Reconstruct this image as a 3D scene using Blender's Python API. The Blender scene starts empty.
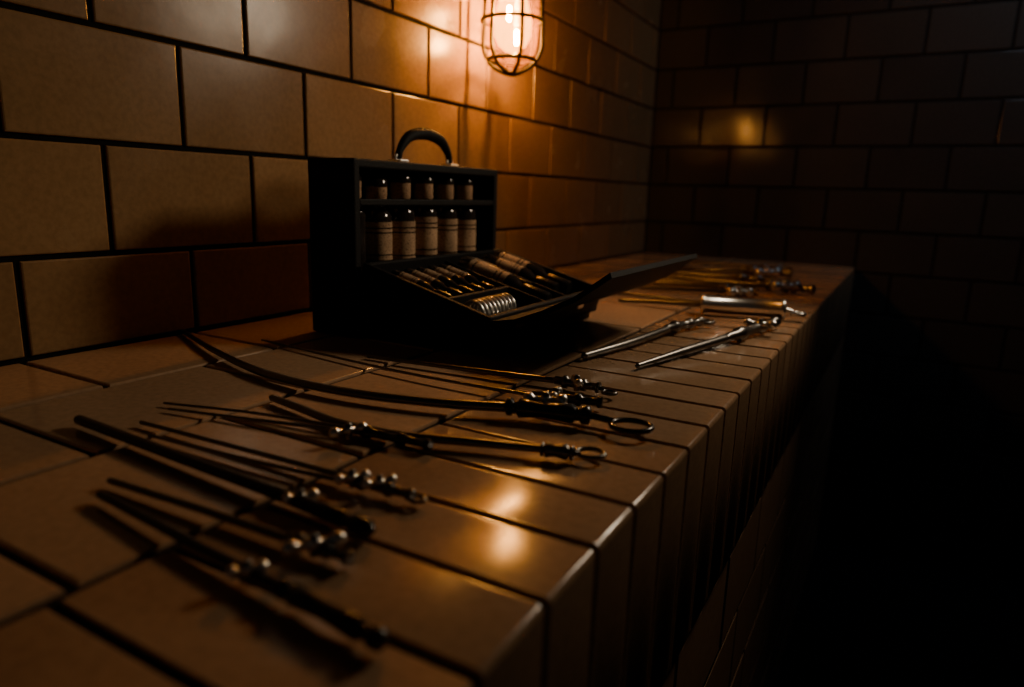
import bpy, bmesh, math, random
from mathutils import Vector, Matrix
S=0.19
random.seed(7)
scene=bpy.context.scene
# ---------- materials ----------
def nt(name):
    m=bpy.data.materials.new(name); m.use_nodes=True
    n=m.node_tree.nodes; l=m.node_tree.links
    return m,n,l,n['Principled BSDF']
def simple(name,col,rough=.5,metal=0,bump=0,bscale=200,var=0,spec=.5):
    m,n,l,b=nt(name)
    b.inputs['Base Color'].default_value=(*col,1); b.inputs['Roughness'].default_value=rough; b.inputs['Metallic'].default_value=metal
    b.inputs['Specular IOR Level'].default_value=spec
    tc=n.new('ShaderNodeTexCoord')
    ns=n.new('ShaderNodeTexNoise'); ns.inputs['Scale'].default_value=bscale; ns.inputs['Detail'].default_value=4
    l.new(tc.outputs['Object'],ns.inputs['Vector'])
    if bump:
        bp=n.new('ShaderNodeBump'); bp.inputs['Strength'].default_value=bump; bp.inputs['Distance'].default_value=.001
        l.new(ns.outputs['Fac'],bp.inputs['Height']); l.new(bp.outputs['Normal'],b.inputs['Normal'])
    if var:
        mx=n.new('ShaderNodeMix'); mx.data_type='RGBA'
        mx.inputs[6].default_value=(*[c*(1-var) for c in col],1); mx.inputs[7].default_value=(*[min(1,c*(1+var)) for c in col],1)
        l.new(ns.outputs['Fac'],mx.inputs[0]); l.new(mx.outputs[2],b.inputs['Base Color'])
    return m
def labelmat(name,col):
    m,n,l,b=nt(name); b.inputs['Roughness'].default_value=.75; b.inputs['Specular IOR Level'].default_value=.2
    tc=n.new('ShaderNodeTexCoord'); mp=n.new('ShaderNodeMapping'); mp.inputs['Scale'].default_value=(420,420,700)
    l.new(tc.outputs['Object'],mp.inputs['Vector'])
    a=n.new('ShaderNodeTexNoise'); a.inputs['Scale'].default_value=1; a.inputs['Detail'].default_value=1; l.new(mp.outputs[0],a.inputs['Vector'])
    r=n.new('ShaderNodeValToRGB'); r.color_ramp.elements[0].position=.36; r.color_ramp.elements[1].position=.46
    r.color_ramp.elements[0].color=(col[0]*.4,col[1]*.36,col[2]*.36,1); r.color_ramp.elements[1].color=(*col,1)
    l.new(a.outputs['Fac'],r.inputs[0])
    s=n.new('ShaderNodeTexNoise'); s.inputs['Scale'].default_value=45; s.inputs['Detail'].default_value=4; l.new(tc.outputs['Object'],s.inputs['Vector'])
    r2=n.new('ShaderNodeMapRange'); r2.inputs['From Min'].default_value=.3; r2.inputs['From Max'].default_value=.7; r2.inputs['To Min'].default_value=.6; r2.inputs['To Max'].default_value=1.05; l.new(s.outputs['Fac'],r2.inputs['Value'])
    mx=n.new('ShaderNodeMix'); mx.data_type='RGBA'; mx.blend_type='MULTIPLY'; mx.inputs[0].default_value=1
    l.new(r.outputs[0],mx.inputs[6]); l.new(r2.outputs[0],mx.inputs[7]); l.new(mx.outputs[2],b.inputs['Base Color'])
    return m
def tilemat(name,c1,c2,rough,spec=.5):
    m,n,l,b=nt(name)
    b.inputs['Specular IOR Level'].default_value=spec
    g=n.new('ShaderNodeNewGeometry'); tc=n.new('ShaderNodeTexCoord')
    n1=n.new('ShaderNodeTexNoise'); n1.inputs['Scale'].default_value=9; n1.inputs['Detail'].default_value=6
    n2=n.new('ShaderNodeTexNoise'); n2.inputs['Scale'].default_value=160; n2.inputs['Detail'].default_value=5
    n3=n.new('ShaderNodeTexNoise'); n3.inputs['Scale'].default_value=14; n3.inputs['Detail'].default_value=2
    for x in (n1,n2,n3): l.new(tc.outputs['Object'],x.inputs['Vector'])
    a=n.new('ShaderNodeMath'); a.operation='MULTIPLY_ADD'; a.inputs[1].default_value=.55
    l.new(g.outputs['Random Per Island'],a.inputs[0])
    s=n.new('ShaderNodeMath'); s.operation='MULTIPLY'; s.inputs[1].default_value=.5; l.new(n1.outputs['Fac'],s.inputs[0]); l.new(s.outputs[0],a.inputs[2])
    mx=n.new('ShaderNodeMix'); mx.data_type='RGBA'; mx.inputs[6].default_value=(*c1,1); mx.inputs[7].default_value=(*c2,1)
    l.new(a.outputs[0],mx.inputs[0])
    mr=n.new('ShaderNodeMapRange'); mr.inputs['From Min'].default_value=.35; mr.inputs['From Max'].default_value=.75
    mr.inputs['To Min'].default_value=1; mr.inputs['To Max'].default_value=.78; l.new(n2.outputs['Fac'],mr.inputs['Value'])
    m2=n.new('ShaderNodeMix'); m2.data_type='RGBA'; m2.blend_type='MULTIPLY'; m2.inputs[0].default_value=1
    l.new(mx.outputs[2],m2.inputs[6]); l.new(mr.outputs[0],m2.inputs[7]); l.new(m2.outputs[2],b.inputs['Base Color'])
    r=n.new('ShaderNodeMapRange'); r.inputs['From Min'].default_value=.3; r.inputs['From Max'].default_value=.7
    r.inputs['To Min'].default_value=rough-.04; r.inputs['To Max'].default_value=rough+.05; l.new(n1.outputs['Fac'],r.inputs['Value']); l.new(r.outputs[0],b.inputs['Roughness'])
    bp=n.new('ShaderNodeBump'); bp.inputs['Strength'].default_value=.2; bp.inputs['Distance'].default_value=.002
    l.new(n3.outputs['Fac'],bp.inputs['Height'])
    b2=n.new('ShaderNodeBump'); b2.inputs['Strength'].default_value=.06; b2.inputs['Distance'].default_value=.0005
    l.new(n2.outputs['Fac'],b2.inputs['Height']); l.new(bp.outputs['Normal'],b2.inputs['Normal']); l.new(b2.outputs['Normal'],b.inputs['Normal'])
    return m
M_grout=simple('grout_black',(.010,.009,.008),.95,0,.6,300,.3,.1)
M_tile=tilemat('glazed_tile_wall',(.25,.148,.066),(.385,.232,.102),.24,.27)
M_btile=tilemat('glazed_tile_back',(.032,.029,.026),(.05,.044,.038),.14,.14)  # tile colour darkened to stand in for the weak light on the back wall
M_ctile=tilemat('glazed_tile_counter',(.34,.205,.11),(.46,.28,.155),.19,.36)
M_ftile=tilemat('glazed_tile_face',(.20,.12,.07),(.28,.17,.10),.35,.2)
M_steel=simple('dark_steel',(.15,.145,.135),.32,1,.15,400,.3)
M_black=simple('black_handle',(.012,.011,.010),.25,0,.1,300)
M_bright=simple('polished_steel',(.68,.66,.62),.3,1,.1,300,.2)
M_leather=simple('black_leather',(.006,.0055,.005),.65,0,.8,500,.4,.18)
M_lining=simple('case_lining',(.007,.006,.006),.8,0,.5,600,0,.2)
M_label=labelmat('paper_label',(.50,.32,.18))
M_cork=labelmat('cap_label',(.48,.29,.16))
M_dglass=simple('dark_bottle_glass',(.02,.016,.014),.10,0)
M_iron=simple('lamp_iron',(.025,.02,.016),.45,1,.2,300)
M_plaster=simple('dark_plaster',(.02,.02,.022),.9,0,.4,20,.3)
M_floor=simple('dark_concrete',(.012,.011,.011),.9,0,.4,12,.4,.1)
# ---------- mesh builder ----------
class MB:
    def __init__(s,mats): s.v=[];s.f=[];s.m=[];s.sm=[];s.mats=mats
    def add(s,vs,fs,mat=0,smooth=False):
        o=len(s.v); s.v+= [Vector(v) for v in vs]
        for i,f in enumerate(fs): s.f.append([i_+o for i_ in f]); s.m.append(mat); s.sm.append(smooth[i] if isinstance(smooth,list) else smooth)
    def box(s,mtx,size,mat=0,bev=0.0,seg=2):
        bm=bmesh.new(); bmesh.ops.create_cube(bm,size=1)
        bmesh.ops.scale(bm,vec=Vector(size),verts=bm.verts)
        if bev: bmesh.ops.bevel(bm,geom=bm.edges[:],offset=bev,segments=seg,profile=.5,affect='EDGES')
        bm.verts.index_update()
        if not isinstance(mtx,Matrix): mtx=Matrix.Translation(mtx)
        s.add([mtx@v.co for v in bm.verts],[[v.index for v in f.verts] for f in bm.faces],mat); bm.free()
    def rings(s,rs,mat=0,cap=True,smooth=True):
        n=len(rs[0]); vs=[p for r in rs for p in r]; fs=[]
        for i in range(len(rs)-1):
            for j in range(n):
                k=(j+1)%n; fs.append([i*n+j,i*n+k,(i+1)*n+k,(i+1)*n+j])
        s.add(vs,fs,mat,smooth)
        if cap:
            s.add(rs[0],[list(range(n))[::-1]],mat); s.add(rs[-1],[list(range(n))],mat)
    def tube(s,pts,rad,mat=0,seg=12,sub=6,closed=False,flat=1.0):
        pts=[Vector(p) for p in pts]
        if not hasattr(rad,'__len__'): rad=[rad]*len(pts)
        P=[];R=[]; n=len(pts)
        if len(pts)>2 or closed:
            rng=n if closed else n-1
            for i in range(rng):
                if closed: a,b,c,d=[pts[(i+k)%n] for k in (-1,0,1,2)]; ra,rb=rad[i],rad[(i+1)%n]
                else:
                    b,c=pts[i],pts[i+1]; a=pts[i-1] if i else b*2-c; d=pts[i+2] if i+2<n else c*2-b; ra,rb=rad[i],rad[i+1]
                for k in range(sub):
                    t=k/sub
                    P.append(.5*((2*b)+(c-a)*t+(2*a-5*b+4*c-d)*t*t+(-a+3*b-3*c+d)*t**3)); R.append(ra+(rb-ra)*t)
            if not closed: P.append(pts[-1]); R.append(rad[-1])
        else: P=pts; R=list(rad)
        rs=[];N=len(P);up=None
        for i in range(N):
            if closed: d=(P[(i+1)%N]-P[i-1])
            else: d=P[min(i+1,N-1)]-P[max(i-1,0)]
            d.normalize()
            if up is None:
                up=Vector((0,0,1)) if abs(d.z)<.9 else Vector((1,0,0))
            up=(up-d*up.dot(d)).normalized(); sd=d.cross(up)
            rs.append([P[i]+(sd*math.cos(a)+up*math.sin(a)*flat)*R[i] for a in [2*math.pi*j/seg for j in range(seg)]])
        if closed: rs.append(rs[0])
        s.rings(rs,mat,not closed)
    def lathe(s,o,d,prof,mat=0,seg=20,cap=True):
        o=Vector(o); d=Vector(d).normalized(); up=Vector((0,0,1)) if abs(d.z)<.9 else Vector((1,0,0))
        up=(up-d*up.dot(d)).normalized(); sd=d.cross(up)
        s.rings([[o+d*t+(sd*math.cos(a)+up*math.sin(a))*r for a in [2*math.pi*j/seg for j in range(seg)]] for t,r in prof],mat,cap)
    def torus(s,c,nrm,R,r,mat=0,seg=28,stretch=1.0,dirv=None):
        c=Vector(c); nrm=Vector(nrm).normalized()
        a=Vector(dirv) if dirv is not None else (Vector((1,0,0)) if abs(nrm.x)<.9 else Vector((0,1,0)))
        a=(a-nrm*a.dot(nrm)).normalized(); b=nrm.cross(a)
        s.tube([c+a*math.cos(t)*R*stretch+b*math.sin(t)*R for t in [2*math.pi*i/seg for i in range(seg)]],r,mat,8,1,True)
    def obj(s,name,parent=None,dz=0):
        me=bpy.data.meshes.new(name); me.from_pydata([(v+Vector((0,0,dz)))*S for v in s.v],[],s.f)
        for m in s.mats: me.materials.append(m)
        for p,m,q in zip(me.polygons,s.m,s.sm): p.material_index=m; p.use_smooth=q
        me.update()
        bm=bmesh.new(); bm.from_mesh(me); bmesh.ops.recalc_face_normals(bm,faces=bm.faces); bm.to_mesh(me); bm.free()
        o=bpy.data.objects.new(name,me); scene.collection.objects.link(o)
        if parent: o.parent=parent
        return o
def empty(name):
    e=bpy.data.objects.new(name,None); scene.collection.objects.link(e); e.empty_display_size=.05; return e
G=.0165; C=.010
def tile(mb,o,a,b,n,a0,a1,b0,b1,mat,depth=.03):
    if a1-a0<.06 or b1-b0<.06: return
    o,a,b,n=map(Vector,(o,a,b,n)); t=[random.uniform(-.003,.003) for _ in range(3)]
    rs=[]
    for ins,dz in ((0,-depth),(0,-C),(C*.3,-C*.3),(C,0)):
        r=[]
        for i,(x,y) in enumerate(((a0,b0),(a1,b0),(a1,b1),(a0,b1))):
            sx=1 if x==a0 else -1; sy=1 if y==b0 else -1
            tw=(t[0]*sx+t[1]*sy+t[2]) if dz>-depth else 0
            r.append(o+a*(x+sx*(G+ins))+b*(y+sy*(G+ins))+n*(dz+tw*.6))
        rs.append(r)
    vs=[p for r in rs for p in r]; fs=[]
    for i in range(3):
        for j in range(4):
            k=(j+1)%4; fs.append([i*4+j,i*4+k,(i+1)*4+k,(i+1)*4+j])
    fs.append([12,13,14,15]); mb.add(vs,fs,mat)
TW=1.07; TH=.651
WX=-4.2; YB=12.4; Y0=-3.0; ZC=7.3; ZF=-4.75; RX=6.0
def brick(mb,o,a,b,n,amin,amax,blines,off,mat):
    for i in range(len(blines)-1):
        st=off+(TW/2 if i%2 else 0); k=math.floor((amin-st)/TW); x=st+k*TW
        while x<amax:
            tile(mb,o,a,b,n,max(x,amin),min(x+TW,amax),blines[i],blines[i+1],mat); x+=TW
rows=[0,.565]+[.565+TH*i for i in range(1,11)]; rows[-1]=ZC
mb=MB([M_grout,M_tile])
mb.box((WX-.018-.25,(Y0+YB)/2,(ZF+ZC)/2),(.5,YB-Y0+1,ZC-ZF),0)
brick(mb,(WX,0,0),(0,1,0),(0,0,1),(1,0,0),Y0,YB,rows,3.02-TW*6,1)
mb.obj('wall_left')
rb=[.565+TH*i for i in range(-8,11)]; rb[-1]=ZC; rb[0]=ZF
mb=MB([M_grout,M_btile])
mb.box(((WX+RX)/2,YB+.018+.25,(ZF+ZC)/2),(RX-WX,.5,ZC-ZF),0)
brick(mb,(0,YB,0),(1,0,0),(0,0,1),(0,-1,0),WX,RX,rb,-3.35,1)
mb.obj('wall_back')
mb=MB([M_plaster]); mb.box((RX+.25,(Y0+YB)/2,(ZF+ZC)/2),(.5,YB-Y0,ZC-ZF)); mb.obj('wall_right')
mb=MB([M_floor]); mb.box(((WX+RX)/2,(Y0+YB)/2,ZF-.25),(RX-WX+1,YB-Y0+1,.5)); mb.obj('floor')
mb=MB([M_plaster]); mb.box(((WX+RX)/2,(Y0+YB)/2,ZC+.25),(RX-WX+1,YB-Y0+1,.5)); mb.obj('ceiling')
# counter
EX=-.66; WC=WX+.02; YC=YB-.02
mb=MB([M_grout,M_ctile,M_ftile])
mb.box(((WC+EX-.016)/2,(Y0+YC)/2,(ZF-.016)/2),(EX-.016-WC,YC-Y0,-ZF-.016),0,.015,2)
xl=[WC,-3.36,-2.53,-1.70]; offs=[1.90,2.43,1.90]
for i in range(3):
    x=offs[i]-TW*5
    while x<YC:
        tile(mb,(0,0,0),(1,0,0),(0,1,0),(0,0,1),xl[i],xl[i+1],max(x,Y0),min(x+TW,YC),1); x+=TW
SP=.3225; y=1.733-SP*14
rr=.022; zb=-1.08; CR=.0028
while y<YC:
    y0=max(y,Y0); y1=min(y+SP,YC); y+=SP
    if y1-y0<.1: continue
    j=random.uniform(-.002,.002)
    rings=[]; rws=[(y0+G,.03),(y0+G,C),(y0+G+C*.3,C*.3)]
    ya,yb_=y0+G+C,y1-G-C
    for q in range(9):
        t=q/8*2-1; rws.append((ya+(yb_-ya)*q/8,CR*t*t))
    rws+=[(y1-G-C*.3,C*.3),(y1-G,C),(y1-G,.03)]
    for yy,dp in rws:
        r=[(-1.70+G,yy,-.03),(-1.70+G,yy,-max(dp,C)),(-1.70+G+C,yy,-dp+j)]
        for k in range(7):
            an=math.pi/2*(1-k/6); r.append((EX-rr+max(rr-dp,.001)*math.cos(an),yy,-rr+max(rr-dp,.001)*math.sin(an)+ (j if k==0 else 0)))
        r+=[(EX-dp,yy,zb+G+C),(EX-max(dp,C),yy,zb+G),(EX-.03,yy,zb+G)]
        rings.append(r)
    n=len(rings[0]); vs=[p for r in rings for p in r]; fs=[]; sm=[]
    for a in range(len(rings)-1):
        for b in range(n-1): fs.append([a*n+b,a*n+b+1,(a+1)*n+b+1,(a+1)*n+b]); sm.append(3<=a<11 and 2<=b<=9)
    mb.add(vs,fs,1,sm)
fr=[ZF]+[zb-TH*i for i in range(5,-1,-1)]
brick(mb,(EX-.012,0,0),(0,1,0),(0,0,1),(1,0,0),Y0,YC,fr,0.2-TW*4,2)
mb.obj('tiled_counter')
# ---------- cage lamp ----------
LX,LY=-3.75,6.51
lamp=empty('bulkhead_cage_lamp')
zb0=2.19
mb=MB([M_iron])
R=.31; top=3.25
for k in range(6):
    a=k*math.pi/3+.3; pts=[]
    for i in range(9):
        if i<6: ph=i/5*math.pi/2; r=R*math.sin(ph) if i else .05; z=zb0+.3*(1-math.cos(ph))
        else: r=R-.01*(i-5); z=zb0+.3+(top-zb0-.3)*(i-5)/3
        pts.append((LX+r*math.cos(a),LY+r*math.sin(a),z))
    mb.tube(pts,.019,0,8,3)
for z,r in ((zb0,.055),(zb0+.13,.245),(zb0+.50,.312),(top-.12,.29)): mb.torus((LX,LY,z),(0,0,1),r,.019)
mb.obj('cage',lamp)
mb=MB([M_iron])
mb.lathe((LX,LY,top-.08),(0,0,1),[(0,.33),(.03,.35),(.1,.35),(.13,.31),(.22,.28),(.34,.2),(.42,.12),(.46,.05)],0,32)
mb.lathe((WX+.01,LY,top+.15),(1,0,0),[(0,.22),(.05,.22),(.08,.18),(.09,.07),(.45,.06)],0,24)
mb.obj('cap_and_bracket',lamp)
def shellmat(name,tint,emi,es,f,gf,grough):
    m,n,l,b=nt(name); n.remove(b); out=[x for x in n if x.type=='OUTPUT_MATERIAL'][0]
    tr=n.new('ShaderNodeBsdfTransparent'); tr.inputs[0].default_value=(*tint,1)
    gl=n.new('ShaderNodeBsdfGlossy'); gl.inputs['Roughness'].default_value=grough
    if es: tl=n.new('ShaderNodeEmission'); tl.inputs[0].default_value=(*emi,1); tl.inputs[1].default_value=es
    else: tl=n.new('ShaderNodeBsdfTranslucent'); tl.inputs[0].default_value=(*emi,1)
    m1=n.new('ShaderNodeMixShader'); m1.inputs[0].default_value=f; l.new(tr.outputs[0],m1.inputs[1]); l.new(tl.outputs[0],m1.inputs[2])
    m2=n.new('ShaderNodeMixShader'); m2.inputs[0].default_value=gf; l.new(m1.outputs[0],m2.inputs[1]); l.new(gl.outputs[0],m2.inputs[2]); l.new(m2.outputs[0],out.inputs[0])
    return m
M_glass=shellmat('lamp_glass',(1,.88,.62),(1,.38,.06),0,.05,.02,.08)
mb=MB([M_glass])
mb.lathe((LX,LY,zb0+.05),(0,0,1),[(0,.02),(.02,.1),(.07,.18),(.15,.235),(.26,.26),(.95,.265)],0,32,cap=False)
mb.obj('glass_globe',lamp)
M_env=shellmat('bulb_envelope',(1,.8,.5),(1,.40,.06),9.0,.5,.02,.1)
m,n,l,b=nt('glowing_filament'); b.inputs['Base Color'].default_value=(1,.6,.3,1)
b.inputs['Emission Color'].default_value=(1,.56,.22,1); b.inputs['Emission Strength'].default_value=5000
mb=MB([M_env,M_iron,m])
mb.lathe((LX,LY,zb0+.2),(0,0,1),[(0,.01),(.02,.08),(.07,.14),(.16,.185),(.3,.19),(.48,.15),(.62,.08)],0,28,cap=False)
mb.lathe((LX,LY,zb0+.8),(0,0,1),[(0,.09),(.24,.09)],1,16)
for dx,dy,dz in ((.03,.03,.28),(-.03,-.03,.50)):
    mb.lathe((LX+dx,LY+dy,zb0+dz),(0,0,1),[(0,.006),(.01,.016),(.13,.016),(.14,.006)],2,12)
mb.obj('light_bulb',lamp)
# ---------- medicine case ----------
case=empty('apothecary_case')
YA,YE=3.46,5.27; zt=1.18; xb,xf=-3.55,-3.14; CZ=.008
mb=MB([M_leather,M_lining,M_bright])
yc=(YA+YE)/2; W=YE-YA
mb.box((xb+.025,yc,zt/2),(.05,W,zt),0,.012)
for yy in (YA+.03,YE-.03): mb.box(((xb+xf)/2,yy,zt/2),(xf-xb,.06,zt),0,.012)
mb.box(((xb+xf)/2,yc,zt-.03),(xf-xb-.002,W-.002,.06),0,.012)
mb.box(((xb+xf)/2,yc,.03),(xf-xb-.002,W-.002,.06),0,.012)
mb.box((xb+.06,yc,zt/2),(.02,W-.12,zt-.12),1)
mb.box((xf-.02,yc,.90),(.03,W-.12,.045),0,.008)
mb.box(((xb+xf)/2,yc,.42),(xf-xb-.08,W-.12,.03),1)
mb.obj('case_lid',case,CZ)
mb=MB([M_leather,M_bright])
HY=4.5; hx=(xb+xf)/2
pts=[(hx,HY-.33,zt+.02),(hx,HY-.31,zt+.10),(hx,HY-.2,zt+.2),(hx,HY,zt+.235),(hx,HY+.2,zt+.2),(hx,HY+.31,zt+.1),(hx,HY+.33,zt+.02)]
mb.tube(pts,[.025,.028,.042,.047,.042,.028,.025],0,14,6)
for sgn in (-1,1):
    mb.box((hx,HY+sgn*.33,zt+.012),(.12,.11,.03),1,.01); mb.torus((hx,HY+sgn*.33,zt+.03),(1,0,0),.035,.01,1)
mb.obj('carry_handle',case,CZ)
def bottle(mb,o,d,L,r,lab=(.15,.68),capmat=2,two=False):
    b=L*.66; D=Vector(d).normalized(); o=Vector(o)
    mb.lathe(o,D,[(0,r*.85),(.02,r),(b-.07,r),(b-.035,r*.93),(b,r*.66),(b+.03,r*.46),(b+.07,r*.42)],0,24)
    if lab:
        l0,l1=L*lab[0],L*lab[1]; h=l1-l0
        mb.lathe(o+D*l0,D,[(0,r*1.03),(h,r*1.03)],1,24)
        for t in (.12,.70,.82): mb.lathe(o+D*(l0+h*t),D,[(0,r*1.036),(h*.035,r*1.036)],0,24)
    c=L-b-.05
    if two:
        mb.lathe(o+D*(b+.045),D,[(0,r*.62),(.01,r*.7),(c*.66,r*.7)],capmat,20)
        mb.lathe(o+D*(b+.045+c*.66),D,[(0,r*.74),(c*.28,r*.74),(c*.34,r*.62)],0,20)
    else: mb.lathe(o+D*(b+.045),D,[(0,r*.68),(.01,r*.74),(c-.02,r*.74),(c,r*.66)],capmat,20)
for i,(yy,lab) in enumerate(zip((3.61,3.85,4.12,4.40,4.68,4.96),(None,(.1,.52),(.06,.49),(.1,.53),(.04,.50),(.1,.48)))):
    mb=MB([M_dglass,M_label,M_cork]); bottle(mb,(-3.29,yy,.435),(0,0,1),.67 if i!=1 else .63,.108 if i else .085,lab,2,True); mb.obj('bottle_%d'%(i+1),case,CZ)
a=Vector((1.0,0,-.26)).normalized(); nn=Vector((.26,0,1)).normalized()
O=Vector((-3.11,0,.51)); TL=1.03
def TM(u,y,w):
    p=O+a*u+nn*w; p.y=y
    return Matrix(((a.x,0,nn.x,p.x),(0,1,0,p.y),(a.z,0,nn.z,p.z),(0,0,0,1)))
TA,TE=3.50,5.27; tc_=(TA+TE)/2; TWd=TE-TA; dp=.2
mb=MB([M_leather,M_lining,M_bright])
mb.box(TM(TL/2,tc_,-dp+.015),(TL,TWd,.03),1)
mb.box(TM(.02,tc_,-dp/2),(.04,TWd,dp),0,.008); mb.box(TM(TL-.02,tc_,-dp/2),(.04,TWd,dp),0,.008)
mb.box(TM(TL/2,TA+.02,-dp/2),(TL,.04,dp),0,.008); mb.box(TM(TL/2,TE-.02,-dp/2),(TL,.04,dp),0,.008)
mb.box(TM(TL/2,4.42,-dp/2-.02),(TL-.06,.025,dp-.04),0,.005)
mb.box(TM(TL/2,4.78,-dp/2-.02),(TL-.06,.025,dp-.04),0,.005)
mb.box(TM(.62,3.97,-dp/2-.02),(.025,.88,dp-.04),0,.005)
pb=O+a*.03-nn*(dp+.0); pf=O+a*(TL-.04)-nn*(dp+.0)
vs=[]
for yy in (TA+.04,TE-.04): vs+=[(pb.x,yy,0.002),(pf.x,yy,0.002),(pf.x,yy,pf.z),(pb.x,yy,pb.z)]
mb.add(vs,[[0,1,2,3],[7,6,5,4],[0,4,5,1],[1,5,6,2],[2,6,7,3],[3,7,4,0]],0)
for yy in (TA+.4,TE-.4): mb.box(TM(TL+.008,yy,-.09),(.015,.1,.06),2,.005)
mb.obj('case_tray',case,CZ)
mb=MB([M_leather,M_lining])
h0=O+a*TL; prof=[(h0.x-.0,h0.z-.02),(-1.95,.262),(-1.78,.33),(-1.58,.43),(-1.37,.585)]
def sheet(prof,y0,y1,th):
    vs=[];n=len(prof)
    for yy in (y0,y1):
        for (x,z) in prof: vs.append((x,yy,z))
        for (x,z) in prof: vs.append((x+th*.35,yy,z-th))
    fs=[]
    for i in range(n-1):
        fs+= [[i,i+1,2*n+i+1,2*n+i],[n+i,3*n+i,3*n+i+1,n+i+1],[i,n+i,n+i+1,i+1],[2*n+i,2*n+i+1,3*n+i+1,3*n+i]]
    fs+=[[0,2*n,3*n,n],[n-1,2*n-1,4*n-1,3*n-1]]
    mb.add(vs,fs,0)
sheet(prof,TA+.01,TE-.01,.03)
mb.obj('case_flap',case,CZ)
for i,yy in enumerate((3.62,3.76,3.90,4.04,4.18,4.32)):
    mb=MB([M_dglass,M_label,M_black]); p=TM(.07,yy,-.085).translation
    bottle(mb,p,a,.5,.045,(.14,.40+.05*(i%3))); mb.obj('vial_%d'%(i+1),case,CZ)
for i,(yy,u,L,r,lb) in enumerate(((4.53,.12,.80,.082,(.12,.54)),(4.68,.08,.6,.055,(.1,.4)),(4.90,.1,.7,.075,(.2,.52)),(5.10,.08,.74,.08,(.08,.44)))):
    mb=MB([M_dglass,M_label,M_black]); p=TM(u,yy,-.06).translation
    bottle(mb,p,a,L,r,lb); mb.obj('tray_bottle_%d'%(i+1),case,CZ)
mb=MB([M_bright])
for i in range(9):
    c=TM(.82,3.66+i*.05,-.08).translation; mb.torus(c,(.15,1,0),.085,.011,0,20)
mb.obj('metal_coil',case,CZ)
# ---------- instruments ----------
def inst(name,shafts,handle=None,ring=None,bars=()):
    mb=MB([M_steel,M_black,M_bright])
    for pts,rad,mat in shafts:
        hr=handle[2]*.9 if handle else rad[-1]
        n=len(pts); zs=[]
        for i in range(n):
            t=i/(n-1); zs.append(max(rad[i]+.002, (rad[0]+.002)*(1-t)+hr*t))
        mb.tube([(p[0],p[1],z) for p,z in zip(pts,zs)],rad,mat,12,6)
        mb.lathe((pts[0][0],pts[0][1],zs[0]),(Vector((pts[0][0],pts[0][1],0))-Vector((pts[1][0],pts[1][1],0))),[(-.01,rad[0]),(rad[0]*.7,rad[0]*.7),(rad[0],.001)],mat,12)
    if handle:
        p0,p1,r,style,mat=handle; P0=Vector((p0[0],p0[1],r*1.0)); P1=Vector((p1[0],p1[1],r*1.0)); L=(P1-P0).length; d=P1-P0
        st={'a':[(0,.5),(.03,.9),(.08,.9),(.1,.6),(.14,.6),(.17,1),(.3,.85),(.45,.75),(.6,.85),(.78,1),(.82,.65),(.87,.65),(.9,.95),(.97,.9),(1,.4)],
            'b':[(0,.4),(.04,.7),(.2,.7),(.22,1),(.3,1),(.32,.7),(.6,.7),(.62,.95),(.7,.95),(.72,.6),(.92,.6),(.94,.9),(1,.8)],
            'c':[(0,.7),(.01,1),(.04,1),(.05,.85),(.93,.85),(.94,1),(.99,1),(1,.6)],
            'd':[(0,.5),(.1,.75),(.5,.85),(.7,.8),(.75,.55),(.8,.95),(.95,.9),(1,.3)]}[style]
        pr=[(t*L,k*r) for t,k in st]; mb.lathe(P0,d,pr,mat,18)
        if ring:
            c,R,rr_=ring; C_=Vector((c[0],c[1],max(rr_+.002,r*.7)))
            mb.torus(C_,(0,0,1),R,rr_,mat,28,1.15,d); mb.tube([P1,C_-(C_-P1).normalized()*R*1.1],rr_*1.2,mat,10)
    for (x,y,ang,L,r,z) in bars:
        d=Vector((math.cos(ang),math.sin(ang),0)); o=Vector((x,y,z))-d*L/2
        mb.lathe(o,d,[(0,r*.6),(.01,r*1.3),(L*.2,r*1.3),(L*.24,r*.7),(L*.42,r*.7),(L*.45,r*1.2),(L*.55,r*1.2),(L*.58,r*.7),(L*.76,r*.7),(L*.8,r*1.3),(L-.01,r*1.3),(L,r*.6)],2,14)
        mb.lathe((x,y,.01),(0,0,1),[(0,r*.9),(z+r*.9,r*.9),(z+r*1.2,r*.5)],0,12)
    return mb.obj(name,None,.008)
inst('curved_trocar',[([(-4.13,2.87),(-3.5,2.62),(-2.84,2.42),(-2.28,2.39),(-1.81,2.48),(-1.48,2.6)],[.014,.018,.021,.022,.022,.024],0)],((-1.48,2.6),(-1.10,2.7),.046,'a',1),((-.92,2.71),.075,.013),[(-1.33,2.70,.4,.2,.022,.08)])
inst('straight_probe',[([(-2.7,3.07),(-2.11,3.12),(-1.52,3.18)],[.011,.014,.017],0)],((-1.52,3.18),(-1.26,3.18),.034,'b',0),((-1.2,3.16),.03,.009),[(-1.37,3.14,2.2,.12,.018,.06)])
inst('catheter_introducer',[([(-3.55,3.02),(-2.31,2.88),(-1.47,2.87)],[.007,.008,.010],0)],((-1.49,2.86),(-1.15,2.95),.034,'b',1),None,[(-1.36,2.87,1.8,.13,.018,.06)])
inst('curved_uterine_sound',[([(-2.49,2.16),(-2.28,2.12),(-1.97,2.06),(-1.67,2.08),(-1.39,2.17),(-1.11,2.26)],[.016,.018,.019,.019,.018,.016],0)],((-1.12,2.25),(-.99,2.28),.032,'a',0),((-.95,2.34),.048,.010))
inst('biopsy_forceps',[([(-2.84,1.85),(-2.40,1.96),(-1.91,2.03)],[.006,.007,.009],0),([(-2.75,1.81),(-2.33,1.90),(-1.89,2.00)],[.006,.007,.009],0)],((-1.90,2.02),(-1.50,2.06),.027,'b',1),None,[(-1.84,1.97,1.2,.16,.017,.045)])
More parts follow.
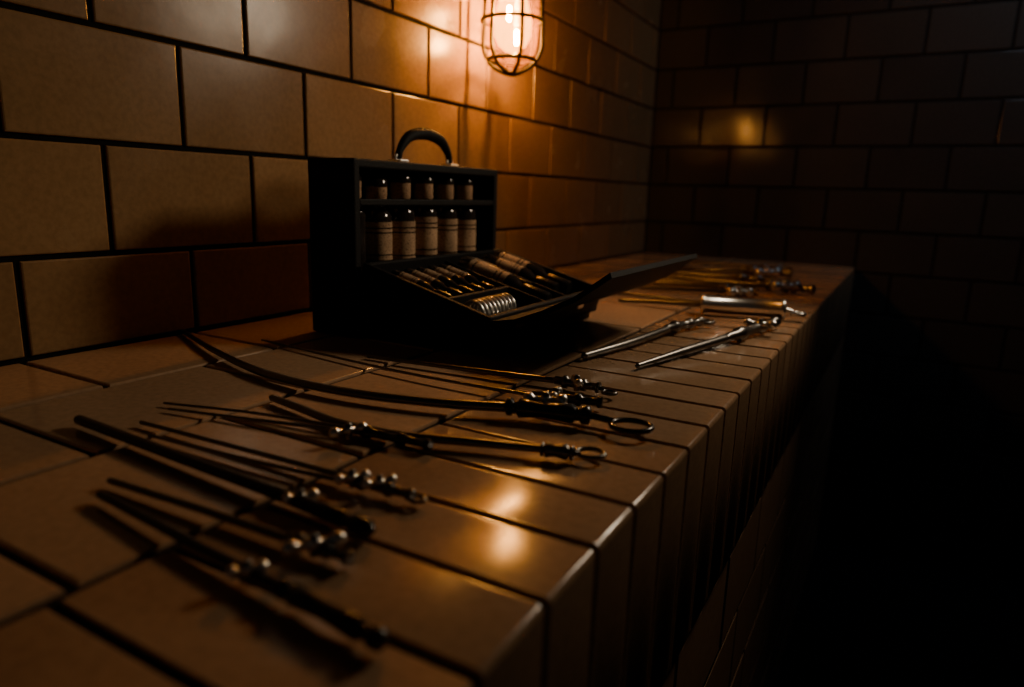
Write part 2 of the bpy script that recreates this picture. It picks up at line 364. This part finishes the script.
inst('urethral_dilator',[([(-2.67,1.63),(-2.03,1.65),(-1.55,1.66)],[.009,.010,.011],0),([(-2.51,1.56),(-1.96,1.59),(-1.52,1.63)],[.007,.008,.009],0)],((-1.55,1.64),(-1.28,1.66),.026,'b',0),((-1.26,1.66),.022,.008),[(-1.51,1.63,1.0,.12,.014,.045),(-1.41,1.65,1.1,.12,.013,.045)])
inst('tapered_bougie',[([(-2.87,1.49),(-2.05,1.45),(-1.59,1.43)],[.021,.021,.023],1)],((-1.63,1.43),(-1.22,1.40),.031,'d',1),None,[(-1.54,1.43,1.0,.11,.014,.045)])
inst('bladder_catheter',[([(-2.20,1.22),(-1.77,1.24),(-1.36,1.25)],[.012,.013,.015],0)],((-1.42,1.25),(-1.18,1.26),.025,'b',0),None,[(-1.29,1.24,1.0,.17,.016,.045)])
inst('bone_lever',[([(-2.12,1.14),(-1.57,1.09),(-1.19,1.06)],[.014,.016,.018],1)],((-1.23,1.06),(-.87,1.03),.029,'a',1),None,[(-1.34,1.06,1.0,.10,.014,.04)])
inst('retractor_hook',[([(-1.63,3.83),(-1.52,4.35),(-1.44,5.02)],[.022,.027,.027],0)],((-1.46,4.91),(-1.33,5.41),.045,'b',0),((-1.31,5.49),.06,.016))
inst('needle_holder',[([(-1.28,3.81),(-1.13,4.38),(-.97,4.98)],[.016,.030,.032],0)],((-1.0,4.82),(-.82,5.77),.05,'b',0),None,[(-.88,5.4,.2,.24,.025,.08)])
inst('irrigation_syringe',[([(-2.30,6.19),(-1.90,6.15),(-1.47,6.09)],[.018,.02,.026],0)],((-1.50,6.06),(-.82,6.23),.085,'c',2),((-.72,6.25),.045,.018))
inst('thin_probe',[([(-2.73,6.72),(-2.14,6.59),(-1.57,6.50)],[.016,.017,.018],0)],((-1.63,6.53),(-1.28,6.45),.036,'b',0))
inst('thin_probe',[([(-2.48,7.26),(-1.94,7.32),(-1.49,7.43)],[.018,.02,.022],0)],((-1.60,7.43),(-1.27,7.44),.055,'b',0),None,[(-1.40,7.2,.8,.28,.032,.08)])
inst('long_forceps',[([(-2.78,8.49),(-1.97,8.31),(-1.32,8.20)],[.02,.024,.028],0),([(-2.55,8.02),(-1.90,8.01),(-1.31,8.10)],[.02,.024,.026],0)],((-1.44,8.21),(-.80,8.10),.06,'b',0),None,[(-1.08,8.0,.8,.34,.038,.09)])
inst('amputation_probe',[([(-2.94,9.65),(-2.26,9.46),(-1.74,9.50)],[.022,.026,.03],0)],((-1.88,9.52),(-1.23,9.55),.08,'b',0),None,[(-1.5,9.3,.8,.34,.042,.1)])
inst('thin_probe',[([(-2.88,10.73),(-2.12,10.69),(-1.53,10.54)],[.02,.022,.026],0)],((-1.87,10.55),(-1.38,10.50),.045,'b',0))
inst('thin_probe',[([(-3.0,7.9),(-2.3,7.75),(-1.7,7.78)],[.018,.02,.022],0)],((-1.75,7.78),(-1.42,7.76),.04,'b',0))
inst('thin_probe',[([(-3.1,9.05),(-2.4,8.9),(-1.8,8.86)],[.02,.022,.026],0)],((-1.85,8.86),(-1.35,8.84),.05,'b',0))
# ---------- lights ----------
def area(name,loc,target,size,power,col,spread=180):
    ld=bpy.data.lights.new(name,'AREA'); ld.size=size; ld.energy=power; ld.color=col; ld.shape='DISK'; ld.spread=math.radians(spread)
    o=bpy.data.objects.new(name,ld); scene.collection.objects.link(o); o.location=Vector(loc)*S
    o.rotation_euler=(Vector(target)-Vector(loc)).to_track_quat('-Z','Y').to_euler(); return o
area('room_light_warm',(.3,7.3,3.5),(-2.3,3.6,.2),.2,1.45,(1,.79,.56),95)
area('added_haze_fill_cool',(2.5,10,7.0),(1.5,12.5,4),.5,2.6,(.58,.74,.95),140)  # added cool fill, no real fixture; stands in for bluish haze at the back
w=bpy.data.worlds.new('World'); scene.world=w; w.use_nodes=True
w.node_tree.nodes['Background'].inputs[0].default_value=(.02,.025,.026,1); w.node_tree.nodes['Background'].inputs[1].default_value=.4
# ---------- camera ----------
cd=bpy.data.cameras.new('camera'); cam=bpy.data.objects.new('camera',cd); scene.collection.objects.link(cam)
cd.sensor_width=36; cd.lens=36*690/1024; cd.clip_start=.01
cam.matrix_world=Matrix(((.8689,-.1314,.4773,0),(.4941,.1711,-.8524,0),(.0303,.9765,.2136,S),(0,0,0,1)))
cd.dof.use_dof=True; cd.dof.focus_distance=.72; cd.dof.aperture_fstop=3.3
scene.camera=cam
